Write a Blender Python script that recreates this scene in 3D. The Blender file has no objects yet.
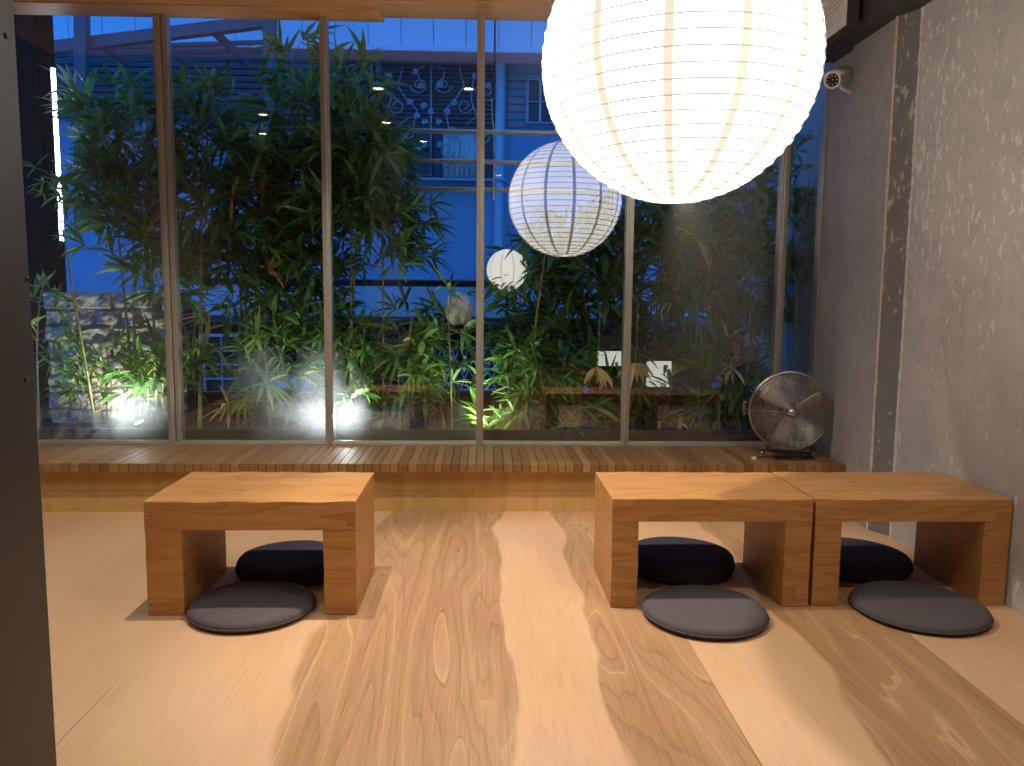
import bpy, bmesh, math, random
from mathutils import Vector, Matrix, noise as mn
PI = math.pi
sc = bpy.context.scene
COL = sc.collection
rnd = random.Random(7)

# ------------------------------------------------------------------ camera
YAW, PIT, ROL, F = 0.0358230, 0.1092418, 0.0089848, 789.612
CAM = Vector((0, 0, 1.1))
_f = Vector((math.sin(YAW)*math.cos(PIT), math.cos(YAW)*math.cos(PIT), -math.sin(PIT)))
_r0 = Vector((math.cos(YAW), -math.sin(YAW), 0)); _u0 = _r0.cross(_f)
_r = math.cos(ROL)*_r0 + math.sin(ROL)*_u0
_u = -math.sin(ROL)*_r0 + math.cos(ROL)*_u0
cd = bpy.data.cameras.new('camera'); co = bpy.data.objects.new('camera', cd); COL.objects.link(co)
cd.sensor_width = 36; cd.lens = F/1024*36; cd.clip_start = .05; cd.clip_end = 200
M = Matrix.Identity(4)
for i in range(3):
    M[i][0] = _r[i]; M[i][1] = _u[i]; M[i][2] = -_f[i]; M[i][3] = CAM[i]
co.matrix_world = M
sc.camera = co

def at(x, y, Y):
    """world point of the plane at distance Y seen at photograph position x, y (a measuring aid)"""
    d = _r*((x-512)/F) - _u*((y-383)/F) + _f
    return CAM + d*(Y/d.y)

# ------------------------------------------------------------------ materials
def lin(c):
    return tuple(((v/255)/12.92 if v/255 <= .04045 else ((v/255+.055)/1.055)**2.4) for v in c)

class NT:
    def __init__(s, name):
        s.m = bpy.data.materials.new(name); s.m.use_nodes = True
        s.t = s.m.node_tree; s.t.nodes.clear()
        s.out = s.n('ShaderNodeOutputMaterial')
    def n(s, typ, **kw):
        nd = s.t.nodes.new(typ)
        for k, v in kw.items():
            if k.startswith('i_'):
                key = k[2:]
                key = int(key) if key.isdigit() else key.replace('_', ' ')
                sk = nd.inputs[key]
                if isinstance(v, bpy.types.NodeSocket): s.t.links.new(v, sk)
                else: sk.default_value = v
            else: setattr(nd, k, v)
        return nd
    def l(s, a, b): s.t.links.new(a, b)
    def obj(s): return s.n('ShaderNodeTexCoord').outputs['Object']
    def mapping(s, vec, scale=(1,1,1), loc=(0,0,0), rot=(0,0,0)):
        nd = s.n('ShaderNodeMapping'); s.l(vec, nd.inputs[0])
        nd.inputs['Scale'].default_value = scale; nd.inputs['Location'].default_value = loc; nd.inputs['Rotation'].default_value = rot
        return nd.outputs[0]
    def noise(s, vec, scale=5, detail=4, rough=.5, dist=0):
        nd = s.n('ShaderNodeTexNoise'); s.l(vec, nd.inputs['Vector'])
        nd.inputs['Scale'].default_value = scale; nd.inputs['Detail'].default_value = detail
        nd.inputs['Roughness'].default_value = rough; nd.inputs['Distortion'].default_value = dist
        return nd.outputs['Fac']
    def math(s, op, a, b=None, c=None, clamp=False):
        nd = s.n('ShaderNodeMath', operation=op, use_clamp=clamp)
        for i, v in enumerate((a, b, c)):
            if v is None: continue
            if isinstance(v, bpy.types.NodeSocket): s.l(v, nd.inputs[i])
            else: nd.inputs[i].default_value = v
        return nd.outputs[0]
    def ramp(s, fac, stops, interp='LINEAR'):
        nd = s.n('ShaderNodeValToRGB'); s.l(fac, nd.inputs[0]); cr = nd.color_ramp; cr.interpolation = interp
        while len(cr.elements) < len(stops): cr.elements.new(.5)
        for e, (p, c) in zip(cr.elements, stops):
            e.position = p; e.color = (*c, 1) if len(c) == 3 else c
        return nd.outputs[0]
    def step(s, v, a, b):
        nd = s.n('ShaderNodeMapRange', interpolation_type='SMOOTHSTEP')
        s.l(v, nd.inputs[0]); nd.inputs[1].default_value = a; nd.inputs[2].default_value = b
        return nd.outputs[0]
    def mix(s, fac, a, b, typ='MIX'):
        nd = s.n('ShaderNodeMix', data_type='RGBA', blend_type=typ)
        for i, v in ((0, fac), (6, a), (7, b)):
            if isinstance(v, bpy.types.NodeSocket): s.l(v, nd.inputs[i])
            elif i == 0: nd.inputs[0].default_value = v
            else: nd.inputs[i].default_value = (*v, 1) if len(v) == 3 else v
        return nd.outputs[2]
    def bump(s, h, strength=.3, dist=.01):
        nd = s.n('ShaderNodeBump'); s.l(h, nd.inputs['Height'])
        nd.inputs['Strength'].default_value = strength; nd.inputs['Distance'].default_value = dist
        return nd.outputs[0]
    def bsdf(s, col, rough=.5, metal=0, normal=None, spec=.5, **kw):
        nd = s.n('ShaderNodeBsdfPrincipled')
        for key, v in (('Base Color', col), ('Roughness', rough), ('Metallic', metal), ('Normal', normal), ('Specular IOR Level', spec)):
            if v is None: continue
            if isinstance(v, bpy.types.NodeSocket): s.l(v, nd.inputs[key])
            elif key == 'Base Color': nd.inputs[key].default_value = (*v, 1)
            else: nd.inputs[key].default_value = v
        for k, v in kw.items(): nd.inputs[k.replace('_', ' ')].default_value = v
        return nd.outputs[0]
    def done(s, sh):
        s.l(sh, s.out.inputs[0]); return s.m
    def rand_obj(s): return s.n('ShaderNodeObjectInfo').outputs['Random']
    def rand_island(s): return s.n('ShaderNodeNewGeometry').outputs['Random Per Island']

def plain(name, col, rough=.5, metal=0, var=.12, scale=8, bump=0, spec=.5):
    t = NT(name); o = t.obj(); f = t.noise(o, scale, 4, .6)
    c = t.ramp(f, [(.25, tuple(v*(1-var) for v in col)), (.75, tuple(min(1, v*(1+var)) for v in col))])
    return t.done(t.bsdf(c, rough, metal, t.bump(f, bump, .01) if bump else None, spec))

def emit(name, col, st):
    t = NT(name); e = t.n('ShaderNodeEmission'); e.inputs[0].default_value = (*col, 1); e.inputs[1].default_value = st
    return t.done(e.outputs[0])

MT = {}
def wood_solid(name, dark, mid, light, ring=26, rough=.42):
    """solid timber: growth-ring lines stretched along local X, different per object"""
    t = NT(name); o = t.obj()
    rv = t.rand_obj(); cx = t.n('ShaderNodeCombineXYZ')
    t.l(t.math('MULTIPLY', rv, 37.), cx.inputs[0]); t.l(t.math('MULTIPLY', rv, 11.), cx.inputs[1]); t.l(t.math('MULTIPLY', rv, 7.), cx.inputs[2])
    va = t.n('ShaderNodeVectorMath', operation='ADD'); t.l(o, va.inputs[0]); t.l(cx.outputs[0], va.inputs[1]); p = va.outputs[0]
    big = t.noise(t.mapping(p, (.55, 4.2, 4.2)), 1.6, 2, .45, .4)
    rings = t.math('POWER', t.math('FRACT', t.math('MULTIPLY', big, ring)), 2.)
    fine = t.noise(t.mapping(p, (3, 90, 90)), 2, 3, .6)
    fib = t.noise(t.mapping(p, (1.2, 14, 14)), 2.2, 3, .6)
    v = t.math('ADD', t.math('MULTIPLY', rings, .24), t.math('ADD', t.math('MULTIPLY', fine, .34), t.math('MULTIPLY', fib, .5)))
    c = t.ramp(v, [(.2, light), (.5, mid), (.95, dark)])
    kn = t.n('ShaderNodeTexVoronoi'); t.l(t.mapping(p, (2.6, 5.5, 5.5)), kn.inputs['Vector']); kn.inputs['Scale'].default_value = 1.
    kd = t.math('SUBTRACT', 1., t.step(kn.outputs['Distance'], .03, .10))
    c = t.mix(t.math('MULTIPLY', kd, .6), c, tuple(q*.45 for q in dark))
    b = t.bump(v, .12, .004)
    return t.done(t.bsdf(c, rough, 0, b, .4))

MT['bench'] = wood_solid('bench_wood', lin((138, 86, 42)), lin((180, 127, 72)), lin((200, 150, 96)), 13)

def m_floor():
    t = NT('floor_plank_wood'); o = t.obj()
    sx = t.n('ShaderNodeSeparateXYZ'); t.l(o, sx.inputs[0]); X, Y = sx.outputs[0], sx.outputs[1]
    wob = t.math('SUBTRACT', t.noise(t.mapping(o, (1.5, .7, 1)), 1.5, 2, .45), .5)
    jag = t.math('SUBTRACT', t.noise(t.mapping(o, (9, 1.1, 1)), 1.5, 3, .55), .5)
    Xw = t.math('ADD', X, t.math('ADD', t.math('MULTIPLY', wob, .36), t.math('MULTIPLY', jag, .05)))
    Xs = t.math('ADD', X, t.math('MULTIPLY', wob, .03))
    def band(x, a, b, sa=.02, sb=.02):
        return t.math('MULTIPLY', t.step(x, a-sa, a+sa), t.math('SUBTRACT', 1., t.step(x, b-sb, b+sb)))
    b1 = band(Xw, -.50, .08, .018, .008)
    b2 = t.math('MULTIPLY', band(Xw, .33, .95, .008, .01), band(Xs, .1, .662, .01, .004))
    b3 = t.math('MULTIPLY', band(Xw, 1.0, 1.95, .014, .01), band(Xs, .5, 1.41, .01, .004))  # grain band whose wavy left edge paints in the lantern's shadow edge
    bm_ = t.math('MAXIMUM', b1, t.math('MAXIMUM', b2, b3))
    # contour grain, denser in the dark bands
    g = t.noise(t.mapping(o, (1.9, .20, 1)), 1.5, 3, .40, .3)
    rings = t.math('FRACT', t.math('MULTIPLY', g, 34.))
    line = t.math('POWER', rings, 4.)
    g2 = t.noise(t.mapping(o, (16, .30, 1)), 3., 3, .5, .15)
    r2 = t.math('POWER', t.math('FRACT', t.math('MULTIPLY', g2, 6.)), 1.6)
    fine = t.noise(t.mapping(o, (110, 2.2, 1)), 2, 3, .6)
    patch = t.noise(t.mapping(o, (2.2, .7, 1)), 1.2, 3, .5)
    light = t.ramp(patch, [(.25, lin((198, 154, 114))), (.75, lin((214, 173, 134)))])
    dark = t.ramp(patch, [(.25, lin((164, 122, 84))), (.75, lin((190, 149, 108)))])
    c = t.mix(bm_, light, dark)
    st = t.math('ADD', t.math('MULTIPLY', line, t.math('MULTIPLY_ADD', bm_, .27, .06)), t.math('MULTIPLY', r2, t.math('MULTIPLY_ADD', bm_, .24, .05)))
    c = t.mix(t.math('MINIMUM', st, .7), c, lin((112, 74, 42)))
    c = t.mix(t.math('MULTIPLY', t.step(fine, .45, .75), .15), c, lin((130, 88, 50)))
    pale = t.math('POWER', t.math('FRACT', t.math('ADD', t.math('MULTIPLY', g, 11.), .5)), 12.)
    c = t.mix(t.math('MULTIPLY', t.math('MULTIPLY', pale, bm_), .4), c, lin((226, 186, 138)))
    # narrow seams between the boards
    seam = None
    for xs in (-1.04, .662, 1.41):
        d = t.math('ABSOLUTE', t.math('SUBTRACT', X, xs)); q = t.math('SUBTRACT', 1., t.step(d, .0006, .0022))
        if xs == -1.04: q = t.math('MULTIPLY', q, t.math('SUBTRACT', 1., t.step(Y, 2.1, 2.2)))
        seam = q if seam is None else t.math('MAXIMUM', seam, q)
    c = t.mix(t.math('MULTIPLY', seam, .6), c, lin((70, 45, 25)))
    rg = t.math('MULTIPLY_ADD', patch, .2, .36)
    return t.done(t.bsdf(c, rg, 0, t.bump(st, .05, .003), .35))
MT['floor'] = m_floor()

def m_ledge():
    t = NT('ledge_plank_wood'); o = t.obj(); ri = t.rand_island()
    sh = t.n('ShaderNodeCombineXYZ'); t.l(t.math('MULTIPLY', ri, 50.), sh.inputs[1]); t.l(t.math('MULTIPLY', ri, 9.), sh.inputs[2])
    va = t.n('ShaderNodeVectorMath', operation='ADD'); t.l(o, va.inputs[0]); t.l(sh.outputs[0], va.inputs[1])
    g = t.noise(t.mapping(va.outputs[0], (22, 1.8, 22)), 2, 4, .55, .6)
    r = t.math('PINGPONG', t.math('MULTIPLY', g, 7.), 1.)
    base = t.ramp(ri, [(0, lin((124, 86, 48))), (.4, lin((146, 106, 62))), (.7, lin((162, 122, 76))), (1, lin((134, 94, 54)))])
    c = t.mix(t.math('MULTIPLY', r, .3), base, lin((110, 66, 34)))
    return t.done(t.bsdf(c, .5, 0, t.bump(r, .08, .003), .4))
MT['ledge'] = m_ledge()

def m_ply(name, a, b, rot=False):
    t = NT(name); o = t.obj()
    g = t.noise(t.mapping(o, (9, 1, 1.2) if rot else (1.2, 9, 9)), 1.8, 4, .55, .5)
    f = t.noise(t.mapping(o, (60, 3, 3) if rot else (3, 60, 60)), 2, 2, .6)
    v = t.math('MULTIPLY_ADD', f, .3, t.math('MULTIPLY', g, .7))
    return t.done(t.bsdf(t.ramp(v, [(.3, a), (.7, b)]), .45, 0, None, .35))
MT['riser'] = m_ply('riser_plywood', lin((190, 146, 86)), lin((210, 170, 112)), True)
MT['ceil'] = m_ply('ceiling_boards', lin((190, 142, 86)), lin((222, 176, 116)))

def m_concrete(name, base, chips=1.0):
    t = NT(name); o = t.obj()
    big = t.noise(o, 1.6, 5, .6); mid = t.noise(o, 9, 6, .65); fine = t.noise(o, 90, 3, .6)
    v = t.math('ADD', t.math('MULTIPLY', big, .5), t.math('ADD', t.math('MULTIPLY', mid, .32), t.math('MULTIPLY', fine, .18)))
    c = t.ramp(v, [(.3, tuple(x*.72 for x in base)), (.5, base), (.72, tuple(min(1, x*1.25) for x in base))])
    # drips of old white paint, taller than wide
    p = t.mapping(o, (1, 26, 11))
    ch = t.noise(p, 1.5, 3, .6, .4); dens = t.noise(o, 1.9, 2, .5)
    m1 = t.math('MULTIPLY', t.step(t.math('MULTIPLY_ADD', dens, .34, ch), .775, .85), chips)
    vn = t.n('ShaderNodeTexVoronoi'); t.l(t.mapping(o, (1, 20, 14)), vn.inputs['Vector']); vn.inputs['Scale'].default_value = 1.
    m2 = t.math('MULTIPLY', t.math('SUBTRACT', 1., t.step(vn.outputs['Distance'], .08, .16)), t.step(t.noise(o, 3.3, 3, .6), .52, .62))
    m2 = t.math('MULTIPLY', m2, chips)
    c = t.mix(t.math('MULTIPLY', t.math('MAXIMUM', m1, m2), .68), c, lin((226, 220, 210)))
    vc = t.n('ShaderNodeTexVoronoi', feature='DISTANCE_TO_EDGE'); vc.inputs['Scale'].default_value = .9
    wv = t.n('ShaderNodeVectorMath', operation='ADD'); t.l(o, wv.inputs[0])
    nz = t.n('ShaderNodeTexNoise'); nz.inputs['Scale'].default_value = 4; t.l(o, nz.inputs['Vector']); t.l(nz.outputs['Color'], wv.inputs[1])
    t.l(wv.outputs[0], vc.inputs['Vector'])
    cr = t.math('SUBTRACT', 1., t.step(vc.outputs['Distance'], .001, .004))
    c = t.mix(t.math('MULTIPLY', cr, .10), c, tuple(x*.4 for x in base))
    return t.done(t.bsdf(c, .8, 0, t.bump(v, .25, .01), .2))
MT['concrete'] = m_concrete('grey_concrete', lin((184, 177, 169)))
MT['concrete_dark'] = m_concrete('dark_grey_concrete', lin((122, 117, 112)), .6)
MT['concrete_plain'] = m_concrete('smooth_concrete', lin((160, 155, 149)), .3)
MT['plaster'] = plain('dull_plaster', lin((120, 108, 95)), .85)
MT['chalk'] = plain('white_filler', lin((205, 198, 186)), .9, 0, .3, 30)
MT['black'] = plain('black_paint', lin((44, 42, 42)), .55, 0, .15, 3)
MT['pillar'] = plain('black_rough_render', lin((30, 30, 31)), 1., 0, .2, 3, 0, .0)
MT['duct'] = plain('dark_duct_paint', lin((62, 58, 57)), .6, 0, .1, 2)
MT['post'] = plain('grey_steel_post', lin((72, 69, 69)), .45, .3, .12, 4, .03)
MT['screw'] = plain('screw_steel', lin((60, 58, 56)), .35, .9)
MT['white'] = plain('white_enamel', lin((226, 222, 214)), .45, 0, .05)
MT['vent_slot'] = plain('grille_shadow', lin((120, 117, 112)), .6)
MT['alu'] = plain('brushed_aluminium', lin((180, 173, 161)), .38, .6, .08, 40)
MT['steel'] = plain('fan_steel', lin((196, 188, 176)), .26, 1., .06, 30)
MT['blade'] = plain('fan_blade_metal', lin((205, 196, 186)), .38, .75, .05, 20)
MT['rod'] = plain('rail_steel', lin((226, 208, 180)), .38, .7)
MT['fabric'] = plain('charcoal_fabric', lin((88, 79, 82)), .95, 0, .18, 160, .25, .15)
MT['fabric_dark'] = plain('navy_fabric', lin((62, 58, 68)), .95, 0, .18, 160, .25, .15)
MT['rubber'] = plain('black_rubber', lin((26, 25, 25)), .6)
MT['culm'] = plain('bamboo_cane', lin((156, 150, 92)), .45, 0, .35, 14)
MT['culm_dry'] = plain('dry_bamboo_cane', lin((170, 138, 84)), .6, 0, .25, 14)
MT['drywood'] = plain('dark_garden_wood', lin((70, 54, 42)), .8, 0, .35, 12, .3)
MT['soil'] = plain('soil', lin((46, 38, 30)), .95, 0, .5, 18, .5)
MT['asphalt'] = plain('street_asphalt', lin((44, 44, 46)), .95, 0, .2, 12, 0, .1)
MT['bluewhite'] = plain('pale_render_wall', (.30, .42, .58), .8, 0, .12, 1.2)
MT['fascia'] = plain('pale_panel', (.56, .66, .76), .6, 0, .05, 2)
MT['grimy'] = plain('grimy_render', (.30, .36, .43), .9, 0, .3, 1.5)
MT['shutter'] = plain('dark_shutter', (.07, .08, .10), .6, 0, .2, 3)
MT['ironwork'] = plain('grey_iron', (.34, .34, .36), .5, .2)
MT['canopy'] = plain('grey_painted_steel', (.10, .11, .13), .6, 0, .1)
MT['darkglass'] = plain('dark_window_glass', (.02, .022, .03), .12, 0, .1, 4)
MT['curtain'] = plain('white_curtain', (.7, .7, .68), .9, 0, .1, 10)
MT['dark'] = plain('dark_interior', (.03, .03, .035), .9)

def m_leaf(name, cols, trans=.3, rough=.45):
    t = NT(name); ri = t.rand_island()
    n = len(cols); c = t.ramp(ri, [(i/(n-1), lin(q)) for i, q in enumerate(cols)])
    b = t.bsdf(c, rough, 0, None, .35)
    tr = t.n('ShaderNodeBsdfTranslucent'); t.l(c, tr.inputs[0])
    mx = t.n('ShaderNodeMixShader'); mx.inputs[0].default_value = trans; t.l(b, mx.inputs[1]); t.l(tr.outputs[0], mx.inputs[2])
    return t.done(mx.outputs[0])
MT['leaf'] = m_leaf('bamboo_leaf', [(92, 134, 62), (110, 154, 74), (82, 124, 58), (132, 168, 84), (96, 142, 66), (156, 168, 98)])
MT['leaf_dark'] = m_leaf('dark_bamboo_leaf', [(82, 126, 66), (98, 142, 76), (74, 116, 60), (118, 156, 86)])
MT['leaf_fresh'] = m_leaf('fresh_leaf', [(104, 148, 62), (88, 136, 54), (128, 164, 80)])
MT['leaf_lime'] = m_leaf('lime_leaf', [(120, 190, 40), (140, 205, 60), (104, 170, 36)])
MT['leaf_dry'] = m_leaf('dry_leaf', [(222, 192, 134), (206, 172, 112), (232, 206, 150)], .2)

def m_stone():
    t = NT('rough_stone'); o = t.obj()
    a = t.noise(o, 7, 6, .65); b = t.noise(o, 40, 4, .6); v = t.math('MULTIPLY_ADD', b, .4, t.math('MULTIPLY', a, .6))
    c = t.ramp(v, [(.3, lin((96, 90, 82))), (.7, lin((196, 187, 170)))])
    return t.done(t.bsdf(c, .9, 0, t.bump(v, .8, .02), .2))
MT['stone'] = m_stone()

FOG = []   # condensation patches: (point, radius, strength)
def m_glass():
    t = NT('window_glass')
    pos = t.n('ShaderNodeNewGeometry').outputs['Position']
    tr = t.n('ShaderNodeBsdfTransparent'); tr.inputs[0].default_value = (.95, .97, .97, 1)
    gl = t.n('ShaderNodeBsdfGlossy'); gl.inputs['Roughness'].default_value = 0.; gl.inputs[0].default_value = (1, 1, 1, 1)
    m = t.n('ShaderNodeMixShader'); m.inputs[0].default_value = .075
    t.l(tr.outputs[0], m.inputs[1]); t.l(gl.outputs[0], m.inputs[2])
    # condensation on the panes, only in patches near the bottom
    sep = t.n('ShaderNodeSeparateXYZ'); t.l(pos, sep.inputs[0])
    nz = t.noise(pos, 5, 5, .6, .6); sp = t.noise(pos, 260, 2, .6)
    tot = None
    for (p, r, s) in FOG:
        d = t.n('ShaderNodeVectorMath', operation='DISTANCE'); t.l(pos, d.inputs[0]); d.inputs[1].default_value = p
        dd = t.math('ADD', d.outputs['Value'], t.math('MULTIPLY', t.math('SUBTRACT', nz, .5), r*1.1))
        q = t.math('MULTIPLY', t.math('SUBTRACT', 1., t.step(dd, r*.15, r)), s)
        tot = q if tot is None else t.math('MAXIMUM', tot, q)
    low = t.math('MULTIPLY', t.math('SUBTRACT', 1., t.step(sep.outputs[2], .28, .5)), t.math('MULTIPLY', t.step(nz, .35, .7), .08))
    low = t.math('MULTIPLY', low, t.math('SUBTRACT', 1., t.step(sep.outputs[0], .1, .7)))
    tot = t.math('MAXIMUM', tot, low)
    tot = t.math('MULTIPLY', tot, t.math('MULTIPLY_ADD', sp, .9, .45), None, True)
    dif = t.n('ShaderNodeBsdfTranslucent'); dif.inputs[0].default_value = (.85, .88, .9, 1)
    m2 = t.n('ShaderNodeMixShader'); t.l(tot, m2.inputs[0]); t.l(m.outputs[0], m2.inputs[1]); t.l(dif.outputs[0], m2.inputs[2])
    return t.done(m2.outputs[0])

# ------------------------------------------------------------------ mesh helpers
class MB:
    def __init__(s): s.v = []; s.f = []
    def box(s, a, b):
        x0, y0, z0 = a; x1, y1, z1 = b; n = len(s.v)
        s.v += [(x0,y0,z0),(x1,y0,z0),(x1,y1,z0),(x0,y1,z0),(x0,y0,z1),(x1,y0,z1),(x1,y1,z1),(x0,y1,z1)]
        s.f += [tuple(n+i for i in q) for q in ((0,3,2,1),(4,5,6,7),(0,1,5,4),(1,2,6,5),(2,3,7,6),(3,0,4,7))]
        return s
    def tube(s, pts, rad, n=6, closed=False, caps=True):
        pts = [Vector(p) for p in pts]; m = len(pts); base = len(s.v)
        rads = rad if isinstance(rad, (list, tuple)) else [rad]*m
        prev = None
        for i, p in enumerate(pts):
            if closed: d = pts[(i+1) % m] - pts[i-1]
            else: d = pts[min(i+1, m-1)] - pts[max(i-1, 0)]
            d = d.normalized() if d.length > 1e-9 else Vector((0, 0, 1))
            if prev is None:
                a = d.orthogonal().normalized()
            else:
                a = prev - d*prev.dot(d); a = a.normalized() if a.length > 1e-6 else d.orthogonal().normalized()
            prev = a; b = d.cross(a)
            for k in range(n):
                t = 2*PI*k/n
                s.v.append(tuple(p + (a*math.cos(t) + b*math.sin(t))*rads[i]))
        for i in range(m if closed else m-1):
            j = (i+1) % m
            for k in range(n):
                k2 = (k+1) % n
                s.f.append((base+i*n+k, base+i*n+k2, base+j*n+k2, base+j*n+k))
        if caps and not closed:
            s.f.append(tuple(base+k for k in range(n))[::-1]); s.f.append(tuple(base+(m-1)*n+k for k in range(n)))
        return s
    def lathe(s, prof, n=48, wob=0, seed=0):
        base = len(s.v); m = len(prof)
        for k in range(n):
            t = 2*PI*k/n
            for (r, z) in prof:
                rr = r*(1 + (wob*mn.noise((math.cos(t)*1.7+seed, math.sin(t)*1.7, z*6+seed)) if wob else 0))
                s.v.append((rr*math.cos(t), rr*math.sin(t), z))
        for k in range(n):
            k2 = (k+1) % n
            for i in range(m-1):
                s.f.append((base+k*m+i, base+k2*m+i, base+k2*m+i+1, base+k*m+i+1))
        return s
    def prism(s, poly, y0, y1):
        """outline in XZ pulled along Y"""
        n = len(poly); b = len(s.v)
        s.v += [(x, y0, z) for x, z in poly] + [(x, y1, z) for x, z in poly]
        s.f.append(tuple(range(b, b+n))); s.f.append(tuple(range(b+n, b+2*n))[::-1])
        for i in range(n):
            j = (i+1) % n; s.f.append((b+i, b+n+i, b+n+j, b+j))
        return s
    def leaf(s, base, d, side, length, width, droop, nseg=4):
        """a lance-shaped blade that bends down along its length"""
        b0 = len(s.v); p = Vector(base); d = Vector(d).normalized()
        prof = [.12, .8, 1., .62, .02] if nseg == 4 else [.15, 1., .03]
        st = length/(len(prof)-1)
        for i, w in enumerate(prof):
            up = side.cross(d)
            cup = up*(width*w*.10)
            s.v.append(tuple(p - side*(width*w*.5) + cup)); s.v.append(tuple(p + side*(width*w*.5) + cup))
            p = p + d*st
            d = (d + Vector((0, 0, -1))*droop/len(prof)).normalized()
            side = (side - d*side.dot(d)); side = side.normalized() if side.length > 1e-6 else d.orthogonal().normalized()
        for i in range(len(prof)-1):
            a = b0+2*i; s.f.append((a, a+1, a+3, a+2))
        return s
    def xform(s, mat, start=0):
        s.v[start:] = [tuple(mat @ Vector(v)) for v in s.v[start:]]; return s
    def build(s, name, mat, parent=None, smooth=False, bevel=0, seg=2, **kw):
        me = bpy.data.meshes.new(name); me.from_pydata(s.v, [], s.f); me.update()
        bm = bmesh.new(); bm.from_mesh(me); bmesh.ops.recalc_face_normals(bm, faces=bm.faces); bm.to_mesh(me); bm.free()
        o = bpy.data.objects.new(name, me); COL.objects.link(o)
        if mat: me.materials.append(mat)
        if smooth:
            for p in me.polygons: p.use_smooth = True
        if bevel:
            md = o.modifiers.new('bevel', 'BEVEL'); md.width = bevel; md.segments = seg; md.limit_method = 'ANGLE'; md.angle_limit = .6
        if parent: o.parent = parent
        for k, v in kw.items(): o[k] = v
        return o

def B(a, b): return MB().box(a, b)
def empty(name, loc, label=None, cat=None, group=None, rz=0, kind=None):
    o = bpy.data.objects.new(name, None); COL.objects.link(o); o.location = loc; o.rotation_euler = (0, 0, rz); o.empty_display_size = .1
    tag(o, label, cat, group, kind); return o
def tag(o, label=None, cat=None, group=None, kind=None):
    if label: o['label'] = label
    if cat: o['category'] = cat
    if group: o['group'] = group
    if kind: o['kind'] = kind
    return o
def struct(o, label=None, cat=None): return tag(o, label, cat, None, 'structure')
def copy_thing(root, loc, label=None, rz=None):
    c = root.copy(); COL.objects.link(c); c.location = loc
    if rz is not None: c.rotation_euler = (0, 0, rz)
    if label: c['label'] = label
    for ch in [o for o in bpy.data.objects if o.parent == root]:
        d = ch.copy(); COL.objects.link(d); d.parent = c
        for g in [o for o in bpy.data.objects if o.parent == ch]:
            e = g.copy(); COL.objects.link(e); e.parent = d
    return c

# ------------------------------------------------------------------ room shell
YW = 4.42          # the glass
XR = 1.90          # right wall
ZC = 2.60          # ceiling
LT, LF = .262, 3.90  # ledge top and front
struct(B((-2.75, -4.6, -.06), (2.1, 4.5, 0)).build('floor', MT['floor']), 'pale wooden plank floor with dark heartwood bands, one edged along a painted lantern shadow', 'floor')
cl = MB()
y = -4.6
y = 3.54
while y < 4.06:
    cl.box((-2.75, y, ZC), (2.1, y+.118, ZC+.04)); y += .12
struct(cl.build('ceiling', MT['ceil']), 'light wooden ceiling boards next to the window', 'ceiling')
struct(B((-2.75, -4.6, ZC), (2.1, 3.535, ZC+.044)).build('ceiling_panel', MT['duct']), 'dark painted ceiling of the room', 'ceiling')
struct(B((-2.75, -4.6, ZC+.045), (2.2, 4.55, ZC+.12)).build('ceiling_slab', MT['plaster']), 'slab above the wooden ceiling boards', 'ceiling')
tb = MB()
tb.box((-2.75, 4.06, 2.575), (-.555, 4.16, 2.605)); tb.box((-2.75, 4.165, 2.567), (-.54, 4.27, 2.605)); tb.box((-2.75, 4.275, 2.560), (-.545, 4.46, 2.605))
tb.box((-.62, 4.06, 2.585), (2.0, 4.20, 2.607)); tb.box((-.60, 4.205, 2.583), (2.0, 4.46, 2.607))
struct(tb.build('trim_1', MT['ceil'], bevel=.002), 'stepped wooden boards over the head of the window', 'trim')
struct(B((-2.78, 4.38, 2.605), (2.2, 4.52, 2.66)).build('trim_2', MT['black']), 'dark header above the window', 'trim')

# right wall: concrete face, rough groove, panels towards the window
struct(B((XR, -4.6, 0), (2.1, 3.525, ZC)).build('wall_right', MT['concrete']), 'rough grey concrete wall with flecks of white paint', 'wall')
gv = MB(); gv.v = [(XR, 3.525, 0), (1.85, 3.635, 0), (2.1, 3.635, 0), (2.1, 3.525, 0)]; gv.v += [(a_, b_, 2.364) for a_, b_, c_ in gv.v]
gv.f = [(0, 1, 2, 3), (4, 5, 6, 7), (0, 1, 5, 4), (1, 2, 6, 5), (2, 3, 7, 6), (3, 0, 4, 7)]
struct(gv.build('wall_right_groove', MT['concrete_dark']), 'dark rough groove in the concrete wall', 'wall')
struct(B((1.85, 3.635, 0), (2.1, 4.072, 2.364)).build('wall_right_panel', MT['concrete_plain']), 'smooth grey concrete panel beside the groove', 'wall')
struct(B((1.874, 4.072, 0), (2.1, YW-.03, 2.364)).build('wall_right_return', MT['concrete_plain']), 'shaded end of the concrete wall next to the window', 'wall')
def rough_strip(yc, w, x, name, lab, seed):
    mb = MB(); pts = []; n = 90
    for i in range(n+1):
        z = ZC*i/n; pts.append((yc + .006*mn.noise((seed, z*4, 0)), z, w*(.55+.9*abs(mn.noise((seed+3, z*7, 1))))))
    for i in range(n):
        a, b = pts[i], pts[i+1]; k = len(mb.v)
        mb.v += [(x-.004, a[0]-a[2], a[1]), (x-.004, a[0]+a[2], a[1]), (x-.004, b[0]+b[2], b[1]), (x-.004, b[0]-b[2], b[1]),
                 (x+.01, a[0]-a[2], a[1]), (x+.01, a[0]+a[2], a[1]), (x+.01, b[0]+b[2], b[1]), (x+.01, b[0]-b[2], b[1])]
        mb.f += [(k, k+1, k+2, k+3), (k, k+3, k+7, k+4), (k+1, k+5, k+6, k+2)]
    struct(mb.build(name, MT['chalk']), lab, 'trim')
rough_strip(3.522, .011, XR, 'trim_3', 'near white filler edge of the wall groove', 1.3)
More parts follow.
